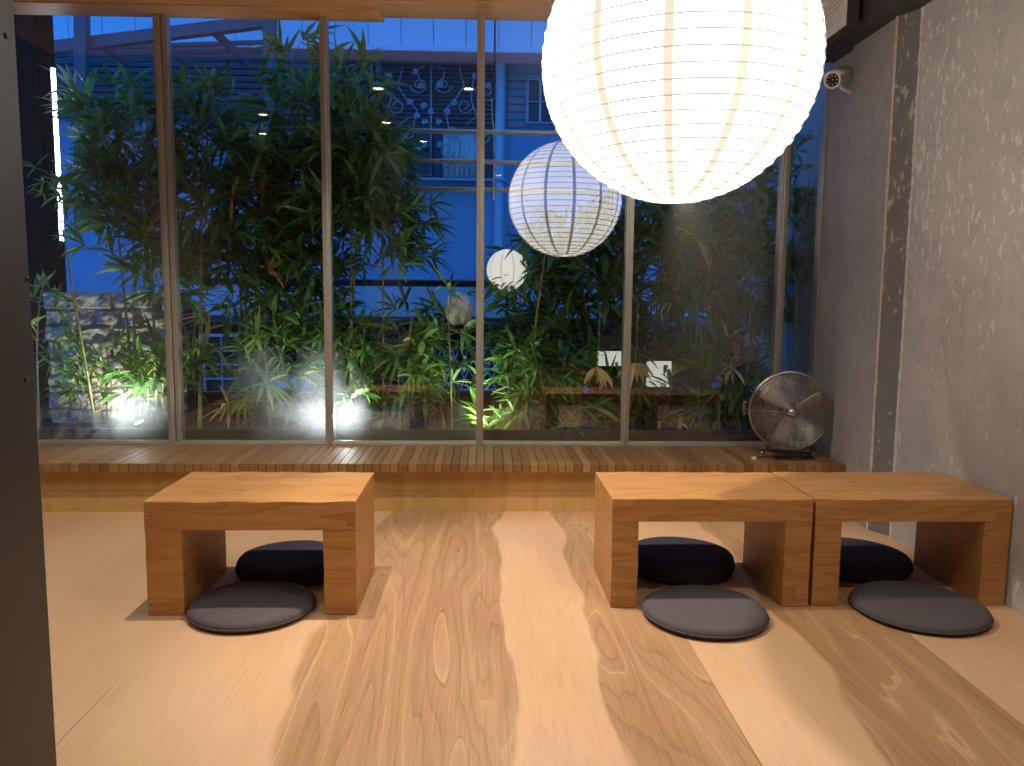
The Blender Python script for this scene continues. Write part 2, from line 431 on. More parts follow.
rough_strip(3.642, .009, 1.85, 'trim_4', 'far white filler edge of the wall groove', 5.1)
struct(B((-2.9, -4.6, 0), (-2.75, 4.5, ZC)).build('wall_left', MT['plaster']), 'plain side wall hidden behind the post', 'wall')
struct(B((-2.9, -4.75, 0), (2.1, -4.6, ZC)).build('wall_back', MT['plaster']), 'plain wall behind the viewer', 'wall')
struct(B((-2.75, 4.40, 0), (2.1, 4.56, .24)).build('wall_front', MT['plaster']), 'low wall under the window', 'wall')

# wooden ledge of narrow boards, and its riser
lg = MB(); x = -2.74
lr = random.Random(3)
while x < 1.80:
    w = .0445 + lr.uniform(-.006, .006); x1 = x+w if x+w < 1.80 else 1.8495
    lg.box((x, LF+lr.uniform(-.002, .002), LT-.043), (x1-.0024, YW-.03, LT+lr.uniform(-.0008, .0008)))
    x += w
ledge = empty('window_ledge', (0, 0, 0), 'long low ledge of narrow wooden boards below the window', 'ledge')
lg.build('ledge_boards', MT['ledge'], ledge, bevel=.0012, seg=1)
B((-2.74, 3.965, 0), (1.849, 3.985, .108)).box((-2.74, 3.968, .1085), (1.849, 3.985, LT-.044)).build('riser', MT['riser'], ledge, label='plain plywood riser under the boards')

# ------------------------------------------------------------------ window
GXs = [at(171, 300, YW).x, at(328.5, 300, YW).x, at(480, 300, YW).x, at(627.5, 300, YW).x, at(778.5, 300, YW).x]
for (px, py, r, s) in ((140, 420, .24, .24), (322, 385, .26, .10), (318, 424, .22, .2), (280, 425, .24, .14), (350, 422, .17, .20), (262, 385, .26, .07), (461, 422, .12, .25), (400, 432, .2, .08)):
    if s: FOG.append((tuple(at(px, py, YW)), r, s))
MT['glass'] = m_glass()
win = struct(empty('window_1', (0, 0, 0)), 'full-width window of tall panes in slim metal mullions', 'window')
ZB, ZT = LT, 2.60
edges = [-2.74] + GXs + [1.872]
for i in range(6):
    a, b = edges[i]+.005, edges[i+1]-.005
    B((a, YW-.003, ZB+.012), (b, YW+.003, ZT)).build('pane', MT['glass'], win)
for i, gx in enumerate(GXs):
    mb = MB()
    if i == 0:
        mb.box((gx-.030, YW-.030, ZB+.01), (gx+.004, YW+.028, ZT)); mb.box((gx+.008, YW-.012, ZB+.01), (gx+.034, YW+.045, ZT)); mb.box((gx-.022, YW-.036, ZB+.01), (gx-.006, YW-.029, ZT))
    else:
        mb.box((gx-.021, YW-.030, ZB+.01), (gx+.021, YW+.030, ZT)); mb.box((gx-.008, YW-.037, ZB+.01), (gx+.010, YW-.029, ZT))
    mb.build('mullion', MT['alu'], win, bevel=.002)
B((-2.74, YW-.032, ZB-.006), (1.872, YW+.034, ZB+.014)).box((-2.74, YW-.012, ZB+.013), (1.872, YW+.012, ZB+.022)).build('bottom_rail', MT['alu'], win, bevel=.002)
B((1.862, YW-.035, 0.22), (1.874, YW+.035, ZT)).build('corner_trim', MT['alu'], win, bevel=.002)

# ------------------------------------------------------------------ dark post on the left
xe = at(35.5, 380, 1.36).x
post = tag(B((xe-.30, .95, 0), (xe, 1.36, ZC-.002)).build('steel_post', MT['post'], bevel=.003), 'dark grey steel post cropped by the left side of the picture', 'post')
for (px, py) in ((6, 36), (27, 279), (26, 380)):
    d = at(px, py, 1.) - CAM; p = CAM + d*(xe/d.x)
    MB().lathe([(0, 0), (.0045, .0005), (.0050, .0015), (.0035, .0024), (0, .0026)], 14).xform(Matrix.Translation((xe, p.y, p.z)) @ Matrix.Rotation(PI/2, 4, 'Y')).build('screw_head', MT['screw'], post, True)

# ------------------------------------------------------------------ benches
def bench(name, x0, x1, y0, y1, h, top, legl, legr, label, seed):
    w, d = x1-x0, y1-y0
    root = empty(name, ((x0+x1)/2, (y0+y1)/2, 0), label, 'bench', 'low wooden benches')
    rr = random.Random(seed)
    def slab(a, b, cutx, jit, nm):
        bm = bmesh.new(); bmesh.ops.create_cube(bm, size=1)
        for v in bm.verts:
            v.co = Vector((a[0] + (v.co.x+.5)*(b[0]-a[0]), a[1] + (v.co.y+.5)*(b[1]-a[1]), a[2] + (v.co.z+.5)*(b[2]-a[2])))
        for ax, n in ((0, cutx), (1, 6), (2, 3 if cutx > 10 else 8)):
            for k in range(1, n):
                co = a[ax] + (b[ax]-a[ax])*k/n; pl = Vector((0, 0, 0)); pl[ax] = co; no = Vector((0, 0, 0)); no[ax] = 1
                bmesh.ops.bisect_plane(bm, geom=bm.verts[:]+bm.edges[:]+bm.faces[:], plane_co=pl, plane_no=no)
        es = [e for e in bm.edges if len(e.link_faces) == 2 and e.calc_face_angle(0) > 1 and (nm == 'leg' or e.verts[0].co.z > h-.002 or e.verts[1].co.z > h-.002 or abs(e.verts[0].co.z-e.verts[1].co.z) > .001)]
        bmesh.ops.bevel(bm, geom=es, offset=.004, segments=2, affect='EDGES', profile=.6)
        for v in bm.verts:
            c = v.co
            ey = min(abs(c.y-a[1]), abs(c.y-b[1])); ez = abs(c.z-b[2]) if nm == 'seat_board' else .05
            ex = min(abs(c.x-a[0]), abs(c.x-b[0]))
            if nm == 'seat_board' and ez < .006 and ey < .006:
                q = mn.noise((c.x*11+seed*3, c.y*3, seed)); c.z += q*jit*.8 - .0008; c.y += q*jit*.5*(1 if c.y < 0 else -1)
            elif ex < .006 and ey < .006:
                q = mn.noise((c.x*5, c.z*16+seed, seed)); c.x += q*jit*.5
        me = bpy.data.meshes.new(nm); bm.to_mesh(me); bm.free()
        o = bpy.data.objects.new(nm, me); COL.objects.link(o); me.materials.append(MT['bench']); o.parent = root
        for p in me.polygons: p.use_smooth = False
        return o
    X, Y = w/2, d/2
    slab((-X, -Y, h-top), (X, Y, h), 28, .006, 'seat_board')
    slab((-X+.0008, -Y+.0003, 0), (-X+legl, Y-.001, h-top+.0002), 2, .005, 'leg')
    slab((X-legr, -Y+.0003, 0), (X-.0008, Y-.001, h-top+.0002), 2, .005, 'leg')
    return root
bench('low_bench', -1.147, -.434, 2.645, 3.097, .402, .101, .124, .113, 'honey-brown wooden bench standing alone, left of the two joined ones', 2)
bench('low_bench', .453, 1.169, 2.694, 3.128, .397, .082, .096, .097, 'wooden bench with its left part brightly lit, between the lone bench and the wall-side bench', 5)
bench('low_bench', 1.180, 1.893, 2.697, 3.138, .396, .083, .098, .096, 'wooden bench pushed against the concrete wall', 9)

# ------------------------------------------------------------------ round cushions
def cushion(loc, r, h, mat, label, seed, rz=0, tilt=(0, 0)):
    root = empty('floor_cushion', loc, label, 'cushion', 'round floor cushions', rz)
    root.rotation_euler = (tilt[0], tilt[1], rz)
    pr = [(0, .002), (r*.90, .002), (r*.955, .006), (r*.985, h*.22)]
    body = [(r*.985, h*.22), (r, h*.36), (r*.995, h*.58), (r*.975, h*.76), (r*.93, h*.90), (r*.84, h*.97), (r*.6, h*1.0), (r*.3, h*1.015), (0, h*1.02)]
    MB().lathe(body, 72, .02, seed).build('cover', mat, root, True)
    MB().lathe(pr, 72, .02, seed).build('underside', MT['rubber'], root, True, label='black underside')
    seam = []
    for k in range(90):
        t = 2*PI*k/90; rr = r*1.001*(1+.012*mn.noise((math.cos(t)*1.7+seed, math.sin(t)*1.7, h*6+seed))) + .0008*math.sin(k*2.3)
        seam.append((rr*math.cos(t), rr*math.sin(t), h*.40))
    MB().tube(seam, .0028, 6, True).build('piping', mat, root, True)
    return root
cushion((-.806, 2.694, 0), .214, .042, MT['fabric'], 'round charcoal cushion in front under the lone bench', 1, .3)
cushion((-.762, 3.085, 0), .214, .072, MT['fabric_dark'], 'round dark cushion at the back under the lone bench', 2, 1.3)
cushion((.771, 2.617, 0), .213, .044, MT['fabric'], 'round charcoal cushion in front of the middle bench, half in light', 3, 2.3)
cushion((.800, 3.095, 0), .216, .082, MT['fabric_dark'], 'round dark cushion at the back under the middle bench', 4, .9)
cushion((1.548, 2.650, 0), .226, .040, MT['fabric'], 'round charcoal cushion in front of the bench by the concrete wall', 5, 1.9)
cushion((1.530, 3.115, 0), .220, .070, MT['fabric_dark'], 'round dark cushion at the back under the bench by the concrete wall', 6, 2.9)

# ------------------------------------------------------------------ paper lantern
def paper(name, col, st, dim=1):
    t = NT(name); o = t.obj()
    fib = t.noise(t.mapping(o, (1, 1, 1.6)), 90, 3, .7, 1.5)
    cl_ = t.ramp(fib, [(.35, tuple(v*.93 for v in col)), (.65, col)])
    e = t.n('ShaderNodeEmission'); t.l(cl_, e.inputs[0]); e.inputs[1].default_value = st
    d = t.bsdf((.75, .72, .66), .8, 0, None, .1)
    ad = t.n('ShaderNodeAddShader'); t.l(e.outputs[0], ad.inputs[0]); t.l(d, ad.inputs[1])
    return t.done(ad.outputs[0])
LST = 4.0
MT['paper'] = paper('lit_paper', (1., .94, .84), LST)
MT['seam'] = paper('lit_paper_seam', (1., .90, .68), .86)
MT['paper_small'] = paper('dim_lit_paper', (1., .97, .90), .75)
MT['seam_small'] = paper('dim_lit_seam', (1., .9, .74), .25)
def lantern(name, c, R, paper_m, seam_m, label, nseam=12, turns=30, phase=0, cordtop=None, wire=.0030, sw=.026):
    root = empty(name, c, label, 'lantern')
    th0, th1 = math.radians(11.5), math.radians(180-11.5)
    nb = turns*3
    prof = []
    for i in range(nb+1):
        th = th0 + (th1-th0)*i/nb
        rr = R*(1 - .006*math.sin(PI*((i % 3)/3.0)))       # paper sags inward between the wires
        prof.append((rr*math.sin(th), -rr*math.cos(th)))
    MB().lathe(prof, 72).build('paper_shade', paper_m, root, True)
    sp = MB()
    for k in range(nseam):
        ph = phase + 2*PI*k/nseam; b = len(sp.v); n = 40
        for i in range(n+1):
            th = th0 + (th1-th0)*i/n
            w = sw*(.45 + .55*math.sin(th))/(R*1.0045)/max(.12, math.sin(th))*.5
            for s_ in (-1, 1):
                a = ph + s_*w
                sp.v.append((R*1.0045*math.sin(th)*math.cos(a), R*1.0045*math.sin(th)*math.sin(a), -R*1.0045*math.cos(th)))
        for i in range(n): sp.f.append((b+2*i, b+2*i+1, b+2*i+3, b+2*i+2))
    sp.build('paper_seams', seam_m, root, True, label='yellowish paper seams running top to bottom')
    hel = []; N = turns*36
    for i in range(N+1):
        th = th0 + (th1-th0)*i/N; a = 2*PI*turns*i/N
        hel.append((R*1.004*math.sin(th)*math.cos(a), R*1.004*math.sin(th)*math.sin(a), -R*1.004*math.cos(th)))
    MB().tube(hel, wire, 4).build('wire_spiral', MT['wirepaper'], root, True, label='thin wire spiral showing as fine grey lines')
    for s_, nm in ((-1, 'bottom_ring'), (1, 'top_ring')):
        MB().tube([(R*math.sin(th0)*math.cos(2*PI*k/40), R*math.sin(th0)*math.sin(2*PI*k/40), s_*R*math.cos(th0)) for k in range(40)], .004 if R > .3 else .002, 6, True).build(nm, MT['paperring'], root, True)
    if cordtop is not None:
        z1 = cordtop - c[2]
        MB().tube([(0, 0, R*.9), (0, 0, z1)], .004, 8).build('cord', MT['rubber'], root)
        mb = MB()
        for k in range(2):
            a = k*PI/2; q = R*math.sin(th0); mb.tube([(q*math.cos(a), q*math.sin(a), R*math.cos(th0)), (-q*math.cos(a), -q*math.sin(a), R*math.cos(th0))], .002, 5)
        mb.build('cross_wire', MT['steel'], root)
    return root
MT['wire'] = plain('thin_wire', lin((150, 142, 128)), .5, .3)
MT['wirepaper'] = paper('paper_over_wire', (1., .95, .86), .42)
MT['paperring'] = paper('paper_ring', (1., .93, .8), .9)
LC = (.620, 2.61, 1.848)
lantern('paper_lantern', LC, .437, MT['paper'], MT['seam'], 'huge round glowing white paper lantern hanging before the window', nseam=13, phase=math.radians(-90-13.7-3.5), cordtop=ZC, turns=29)

# ------------------------------------------------------------------ ceiling downlights (mostly read off reflections and shadows; the wall-side one is added)
MT['lens'] = emit('lamp_lens', (1, .86, .66), 14)
def downlight(x, y, power, label, size=150, blend=.6, tgt=None):
    root = empty('downlight', (x, y, ZC), label, 'ceiling light', 'ceiling downlights')
    MB().lathe([(.040, -.001), (.052, -.001), (.055, -.004), (.052, -.008), (.041, -.008), (.039, -.003), (.040, -.001)], 28).build('trim_ring', MT['white'], root, True)
    MB().lathe([(0, -.002), (.037, -.002), (.037, -.004), (0, -.004)], 24).build('lens', MT['lens'], root)
    l = bpy.data.lights.new('downlight_lamp', 'SPOT'); l.energy = power; l.color = (1, .935, .82); l.spot_size = math.radians(size); l.spot_blend = blend; l.shadow_soft_size = .022
    o = bpy.data.objects.new('downlight_lamp', l); COL.objects.link(o); o.location = (0, 0, -.02); o.parent = root
    if tgt:
        d = Vector(tgt) - Vector((x, y, ZC)); o.rotation_euler = d.to_track_quat('-Z', 'Y').to_euler()
P0 = 72
downlight(-.78, 2.86, P0*2.0, 'recessed downlight right above the lone bench', 125)
downlight(-.86, 1.72, P0*.15, 'recessed downlight in front of the lone bench')
downlight(-1.86, 1.95, P0*.42, 'recessed downlight farther left of the lone bench', 125)
downlight(-2.08, 1.15, P0*.3, 'recessed downlight near the left post', 125)
downlight(-.12, 2.90, P0*2.3, 'recessed downlight left of the paper lantern', 66, .5, (.45, 2.6, 0))
downlight(.17, -1.2, P0*.25, 'recessed downlight behind the viewer')
downlight(-.6, .9, P0*.22, 'recessed downlight over the open floor near the viewer', 120)
downlight(1.45, 1.35, P0*.9, 'added recessed downlight brightening the concrete wall', 130)  # extra lamp, added as a wash for the wall

# ------------------------------------------------------------------ bulkhead, air vent, camera
dz = 2.365
blk = MB().prism([(XR-.001, dz), (XR-.02, dz), (XR-.10, dz+.004), (XR-.145, dz+.03), (XR-.165, dz+.075), (XR-.17, dz+.12), (XR-.17, ZC-.001), (XR-.001, ZC-.001)], -4.5, 4.36)
tag(blk.build('duct', MT['duct'], smooth=False, bevel=.006), 'dark rounded duct running along the top of the concrete wall', 'duct')
vx, vy = 1.64, 3.72
vent = empty('air_vent', (vx, vy, 2.35), 'white slatted air vent box beside the lantern under the ceiling', 'vent')
B((.012, .0, -.0), (.20-.13, .60, .24)).build('vent_box', MT['duct'], vent, bevel=.004, label='dark grey box body')
fr = MB(); fr.box((0, 0, 0), (.012, .6, .022)).box((0, 0, .218), (.012, .6, .24)).box((0, 0, .022), (.012, .022, .218)).box((0, .578, .022), (.012, .6, .218))
fr.build('vent_frame', MT['white'], vent, bevel=.002)
sl = MB()
for k in range(9):
    z0 = .024 + k*.0215; sl.box((.003, .023, z0), (.010, .577, z0+.017))
sl.build('vent_slats', MT['white'], vent, bevel=.001, seg=1)
B((.009, .022, .022), (.0125, .578, .218)).build('vent_backing', MT['vent_slot'], vent)

def make_cctv():
    p1 = at(838.5, 78, 4.02)
    K = 1.25
    root = empty('security_camera', tuple(p1), 'white bullet security camera on a wall bracket right of the lantern', 'camera')
    ax = Vector((-.62, -.66, -.30)).normalized()
    q = ax.to_track_quat('Z', 'Y').to_matrix().to_4x4()
    q = q @ Matrix.Scale(K, 4)
    def L(prof, nm, mat, n=28): return MB().lathe(prof, n).xform(q).build(nm, mat, root, True)
    L([(0, -.075), (.024, -.075), (.030, -.069), (.031, .062), (.033, .064), (.033, .074), (.028, .075), (.026, .068), (.0, .068)], 'housing', MT['white'])
    L([(0, .0665), (.025, .0665), (.025, .0695), (0, .0695)], 'lens_plate', MT['rubber'])
    L([(0, .069), (.010, .069), (.010, .073), (.006, .0745), (0, .075)], 'lens', MT['darkglass'])
    for k in range(8):
        a = 2*PI*k/8
        MB().lathe([(0, 0), (.0028, 0), (.0024, .0016), (0, .0022)], 10).xform(q @ Matrix.Translation((.018*math.cos(a), .018*math.sin(a), .0695))).build('led', MT['white'], root, True)
    sh = MB(); n = 14; L_, b = [(-.07, .080)], 0
    for i in range(n+1):
        a = PI*(.12 + .76*i/n)
        for z in (-.072, .084):
            for r in (.0345, .0365): sh.v.append((r*math.cos(a), r*math.sin(a), z))
    for i in range(n):
        a, c = 4*i, 4*(i+1)
        sh.f += [(a, a+2, c+2, c), (a+1, c+1, c+3, a+3), (a, c, c+1, a+1), (a+2, a+3, c+3, c+2)]
    sh.f += [(0, 1, 3, 2), (4*n, 4*n+2, 4*n+3, 4*n+1)]
    sh.xform(q).build('sun_shield', MT['white'], root, True)
    w = Vector((1.895, 4.10, p1.z-.055)) - p1
    MB().tube([ax*-.02 + Vector((0, 0, -.03)), ax*-.02 + Vector((.01, 0, -.05)), Vector((w.x*.55, w.y*.5, w.z)), Vector((w.x-.012, w.y, w.z))], [.008, .008, .010, .012], 12).build('bracket', MT['white'], root, True)
    MB().lathe([(0, 0), (.026, 0), (.026, .008), (.018, .012), (0, .012)], 24).xform(Matrix.Translation(w - Vector((0, 0, 0))) @ Matrix.Rotation(-PI/2, 4, 'Y')).build('wall_plate', MT['white'], root, True)
make_cctv()

# ------------------------------------------------------------------ fan on the ledge
def make_fan():
    c = at(790, 411, 4.12)
    R = .208
    root = empty('floor_fan', (c.x, c.y, LT), 'round metal fan standing on the ledge by the concrete wall', 'fan')
    h = c.z - LT
    ax = Vector((-math.sin(.20), -math.cos(.20), .02)).normalized()
    zz = Vector((0, 0, 1)); xx = zz.cross(ax).normalized(); up = ax.cross(xx)
    Q = Matrix(((xx.x, up.x, ax.x, 0), (xx.y, up.y, ax.y, 0), (xx.z, up.z, ax.z, h), (0, 0, 0, 1)))   # local x right, y up, z towards the viewer
    def grille(s, dep, nm):
        mb = MB(); rings = 17
        def zf(r): return s*dep*math.cos(min(1, r/R)*PI/2*.96)
        for i in range(rings):
            r = .034 + (R-.038)*i/(rings-1)
            mb.tube([(r*math.cos(2*PI*k/48), r*math.sin(2*PI*k/48), zf(r)) for k in range(48)], .0021, 5, True)
        for k in range(12):
            a = 2*PI*k/12 + .0
            mb.tube([(r*math.cos(a), r*math.sin(a), zf(r)-s*.0016) for r in (.03, .08, .13, .17, R-.004)], .0021, 5)
        mb.xform(Q).build(nm, MT['steel'], root, True)
    grille(1, .062, 'front_grille'); grille(-1, .055, 'rear_grille')
    MB().tube([((R)*math.cos(2*PI*k/64), R*math.sin(2*PI*k/64), 0) for k in range(64)], .0065, 8, True).xform(Q).build('rim', MT['steel'], root, True)
    MB().lathe([(0, .086), (.010, .085), (.021, .079), (.028, .068), (.030, .055), (0, .055)], 28).xform(Q).build('hub_cap', MT['steel'], root, True)
    MB().lathe([(0, .02), (.026, .02), (.028, -.02), (0, -.02)], 24).xform(Q).build('hub', MT['blade'], root, True)
    for k, a0 in enumerate((142, 256, 24)):
        a = math.radians(a0); mb = MB(); n = 9
        top = []
        for i in range(n):
            t = i/(n-1); r = .024 + (.180-.024)*t
            wd = .030 + .062*math.sin(min(1, t*1.15)*PI/2)
            tw = math.radians(38 - 16*t)
            if t > .9: wd *= .86
            for j in range(5):
                s_ = (j/4-.5)*wd
                u = s_*math.cos(tw); z = s_*math.sin(tw) + .006*math.cos((j/4-.5)*PI)
                top.append((r*math.cos(a) - u*math.sin(a), r*math.sin(a) + u*math.cos(a), z))
        mb.v = top + [(x_, y_, z_-.0025) for x_, y_, z_ in top]; N = n*5
        for i in range(n-1):
            for j in range(4):
                q = i*5+j; mb.f.append((q, q+1, q+6, q+5)); mb.f.append((N+q, N+q+5, N+q+6, N+q+1))
        for i in range(n-1):
            for j in (0, 4):
                q = i*5+j; mb.f.append((q, q+5, N+q+5, N+q))
        for j in range(4):
            for i in (0, n-1):
                q = i*5+j; mb.f.append((q, q+1, N+q+1, N+q))
        mb.xform(Q).build('blade', MT['blade'], root, True)
    MB().lathe([(0, -.125), (.035, -.12), (.048, -.10), (.050, -.06), (.03, -.025), (0, -.02)], 28).xform(Q).build('motor', MT['steel'], root, True)
    # tubular foot: yoke from the motor sides to a bent floor loop
    rx = Vector((xx.x, xx.y, 0)); bx = Vector((-ax.x, -ax.y, 0))
    foot = [rx*-.13 + bx*.005, rx*-.145 + bx*.07, rx*-.09 + bx*.115, rx*.09 + bx*.115, rx*.145 + bx*.07, rx*.13 + bx*.005]
    pts = [Vector((p.x, p.y, .0085)) for p in foot]
    MB().tube(pts, .008, 8).build('foot', MT['steel'], root, True)
    mb = MB()
    for s_ in (-1, 1): mb.tube([rx*(s_*.09) + bx*.113 + Vector((0, 0, .010)), rx*(s_*.075) + bx*.10 + Vector((0, 0, .1)), rx*(s_*.045) + bx*.085 + Vector((0, 0, h))], .007, 8)
    mb.build('yoke', MT['steel'], root, True)
    hb = MB().tube([rx*-.212 + Vector((0, 0, h-.02)), rx*-.238 + Vector((0, 0, h-.025)), rx*-.240 + Vector((0, 0, h+.04)), rx*-.214 + Vector((0, 0, h+.045))], .0045, 8)
    hb.build('handle', MT['steel'], root, True)
    # black power cord coiled in front of the foot
    cp = []
    rc = random.Random(5)
    base = Vector((at(795, 456, 4.0).x - c.x, 4.03 - c.y, .006))
    for i in range(150):
        t = i/149; a = t*2*PI*5.2
        rad = 1 + .12*math.sin(a*.37)
        cp.append(base + Vector((.098*rad*math.cos(a) + .01*math.sin(t*9), .028*rad*math.sin(a), .0 + .022*t + .003*math.sin(a*2.3+1))))
    cp += [base + Vector((.02, -.005, .012)), base + Vector((-.08, .02, .006)), base + Vector((-.16, .015, .004)), base + Vector((-.20, -.01, .003))]
    MB().tube(cp, .0035, 6).build('power_cord', MT['rubber'], root, True, label='black coiled power cord')
    e = base + Vector((-.20, -.01, .004))
    MB().box((e.x-.022, e.y-.009, .0), (e.x+.002, e.y+.009, .014)).build('plug', MT['white'], root, bevel=.003, label='pale plug')
make_fan()

# ------------------------------------------------------------------ outside: ground, bed, building
struct(B((-9, 4.56, -.2), (11, 16, -.02)).build('ground', MT['asphalt']), 'dark ground of the alley', 'ground')
bed = struct(MB().box((-3.4, 4.56, -.02), (2.2, 5.75, .215)).build('garden_bed', MT['soil']), 'dark soil bed outside the window', 'ground')
struct(B((2.10, 4.57, -.02), (2.26, 7.2, 4.4)).build('wall_garden_right', MT['concrete_plain']), 'grey outside wall seen through the narrow right pane', 'wall')
tag(B((-2.2, 5.66, .21), (2.04, 5.70, .40)).build('added_back_board', MT['pillar'], bevel=.004), 'added low black board darkening the back of the bamboo bed', 'edging')  # added to darken the bright strip behind the bamboo
tag(B((-3.2, 4.60, .212), (2.04, 4.645, .315)).build('garden_edging_board', MT['drywood'], bevel=.004), 'dark wooden edging board along the soil outside the glass', 'edging')

# dark pillar with a light tube, and the low stone wall
px0 = at(18, 300, 5.55).x; px1 = at(54, 300, 5.55).x
struct(B((px0-.4, 5.5, -.02), (px1-.012, 5.75, 3.4)).build('pillar', MT['pillar']), 'dark pillar outside at the left end of the garden', 'pillar')
a = at(53, 66, 5.47); b = at(57, 240, 5.47)
tube = empty('light_tube', (px1+.085, 5.53, 0), 'upright white light tube on the dark pillar outside', 'light tube')
MB().tube([(0, 0, b.z), (0, 0, a.z)], .013, 12).build('tube', emit('cool_tube', (.92, .96, 1.), 25), tube, True)
B((-.097, -.010, b.z-.02), (-.011, .012, a.z+.02)).build('mount', MT['pillar'], tube)

sw = MB(); sr = random.Random(11)
wz0, wz1 = .2, at(110, 292, 5.5).z
x0, x1 = px1-.005, at(186, 300, 5.5).x
rows = 8; hh = (wz1-wz0)/rows
for r in range(rows):
    x = x0 - (.0 if r % 2 else .09)
    while x < x1:
        w = sr.uniform(.10, .34); xa, xb = max(x, x0), min(x+w-.008, x1)
        if xb-xa > .03:
            yf = 5.45 + sr.uniform(-.018, .018); n = 9; k = len(sw.v)
            jt = sr.uniform(-.012, .012); za, zb = wz0+r*hh+.003+(jt if r else 0), min(wz1, wz0+(r+1)*hh-.002+sr.uniform(-.012, .012))
            for j in range(n+1):
                for i in range(n+1):
                    xx_ = xa+(xb-xa)*i/n; z_ = za+(zb-za)*j/n
                    e = (1 if 0 < i < n else 0)*(1 if 0 < j < n else 0)
                    sw.v.append((xx_, yf + (-.038*e*(.8+1.5*mn.noise((xx_*13, z_*13, 3.3))+.5*mn.noise((xx_*40, z_*40, 1)))) , z_))
            for j in range(n):
                for i in range(n):
                    q = k+j*(n+1)+i; sw.f.append((q, q+1, q+n+2, q+n+1))
            sw.box((xa, yf+.0005, za), (xb, 5.62, zb))
        x += w
sw.box((x0, 5.462, wz0), (x1, 5.60, wz1-.006))
tag(sw.build('stone_wall', MT['stone']), 'low rough grey stone wall lit behind the leftmost pane', 'wall')

# --- the building across the alley
YB = 8.5
bd = empty('building', (0, YB, 0), 'blue-lit pale building across the alley behind the bamboo', 'building')
def fb(pts, y0, y1, nm, mat, bevel=0, parent=None, **kw):
    """boxes given by two photo corners on the plane y0, in the building's own space"""
    mb = MB()
    for (xa, ya, xb, yb) in pts:
        A = at(xa, ya, y0); Bp = at(xb, yb, y0)
        mb.box((min(A.x, Bp.x), y0-YB, min(A.z, Bp.z)), (max(A.x, Bp.x), y1-YB, max(A.z, Bp.z)))
    return mb.build(nm, mat, parent or bd, bevel=bevel, **kw)
zE = at(400, 52, 8.05).z
XBL, XBR = -7.5, 7.5
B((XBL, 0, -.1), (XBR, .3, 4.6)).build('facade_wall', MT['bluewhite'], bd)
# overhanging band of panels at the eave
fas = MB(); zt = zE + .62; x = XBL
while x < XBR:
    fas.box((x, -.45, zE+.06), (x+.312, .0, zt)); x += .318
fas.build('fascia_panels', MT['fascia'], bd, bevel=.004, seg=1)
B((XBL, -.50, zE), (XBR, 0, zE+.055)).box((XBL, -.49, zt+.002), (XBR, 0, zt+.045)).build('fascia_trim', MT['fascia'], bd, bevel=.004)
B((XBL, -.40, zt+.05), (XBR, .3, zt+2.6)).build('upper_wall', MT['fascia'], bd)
# upper storey: dark shuttered window with scroll ironwork
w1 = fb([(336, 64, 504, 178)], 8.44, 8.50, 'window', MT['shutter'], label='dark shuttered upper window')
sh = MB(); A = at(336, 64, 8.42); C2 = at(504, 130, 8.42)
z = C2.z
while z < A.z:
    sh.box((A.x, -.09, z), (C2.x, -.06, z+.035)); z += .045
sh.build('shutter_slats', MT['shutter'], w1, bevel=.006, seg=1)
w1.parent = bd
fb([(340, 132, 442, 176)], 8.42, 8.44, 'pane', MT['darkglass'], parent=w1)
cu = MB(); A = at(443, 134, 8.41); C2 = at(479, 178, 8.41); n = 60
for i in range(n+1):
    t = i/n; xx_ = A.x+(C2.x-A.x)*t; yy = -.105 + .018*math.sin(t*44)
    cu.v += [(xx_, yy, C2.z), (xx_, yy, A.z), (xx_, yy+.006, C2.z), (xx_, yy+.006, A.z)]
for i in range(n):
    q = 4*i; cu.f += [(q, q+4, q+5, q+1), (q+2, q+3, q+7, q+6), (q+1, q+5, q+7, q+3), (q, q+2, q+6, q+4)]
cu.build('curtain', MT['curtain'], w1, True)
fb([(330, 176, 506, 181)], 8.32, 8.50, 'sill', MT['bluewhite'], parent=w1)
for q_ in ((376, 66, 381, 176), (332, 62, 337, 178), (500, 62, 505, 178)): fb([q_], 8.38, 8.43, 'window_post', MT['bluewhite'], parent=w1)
gr = MB(); gc = at(431, 112, 8.28)
def gp(px, py): 
    p = at(px, py, 8.28); return (p.x, -.22, p.z)
def curl(cx_, cy_, r0, r1, a0, turns, n=26):
    return [gp(cx_ + (r0+(r1-r0)*i/n)*math.cos(a0+turns*2*PI*i/n), cy_ + (r0+(r1-r0)*i/n)*math.sin(a0+turns*2*PI*i/n)) for i in range(n+1)]
gr.tube([gp(431, 62), gp(431, 176)], .010, 6)
for s_ in (-1, 1):
    X_ = lambda d: 431 + s_*d
    gr.tube([gp(X_(28), 66), gp(X_(33), 86), gp(X_(24), 100), gp(X_(14), 110), gp(X_(18), 128), gp(X_(30), 142), gp(X_(28), 160), gp(X_(14), 168)], .008, 6)
    gr.tube([gp(X_(50), 66), gp(X_(42), 82), gp(X_(40), 100), gp(X_(46), 116), gp(X_(36), 124)], .008, 6)
    gr.tube([gp(X_(4), 90), gp(X_(12), 78), gp(X_(14), 70), gp(X_(6), 66)], .007, 6)
    for (d, y_, r) in ((12, 85, 9), (34, 106, 8), (56, 92, 10), (50, 136, 9), (16, 150, 8), (42, 164, 8), (22, 132, 7)):
        gr.tube(curl(X_(d), y_, r, 2, 0 if s_ > 0 else PI, s_*1.35), .007, 6)
gr.build('scroll_grille', MT['ironwork'], w1, True, label='scrolling iron grille before the upper window')
fr_ = random.Random(4)
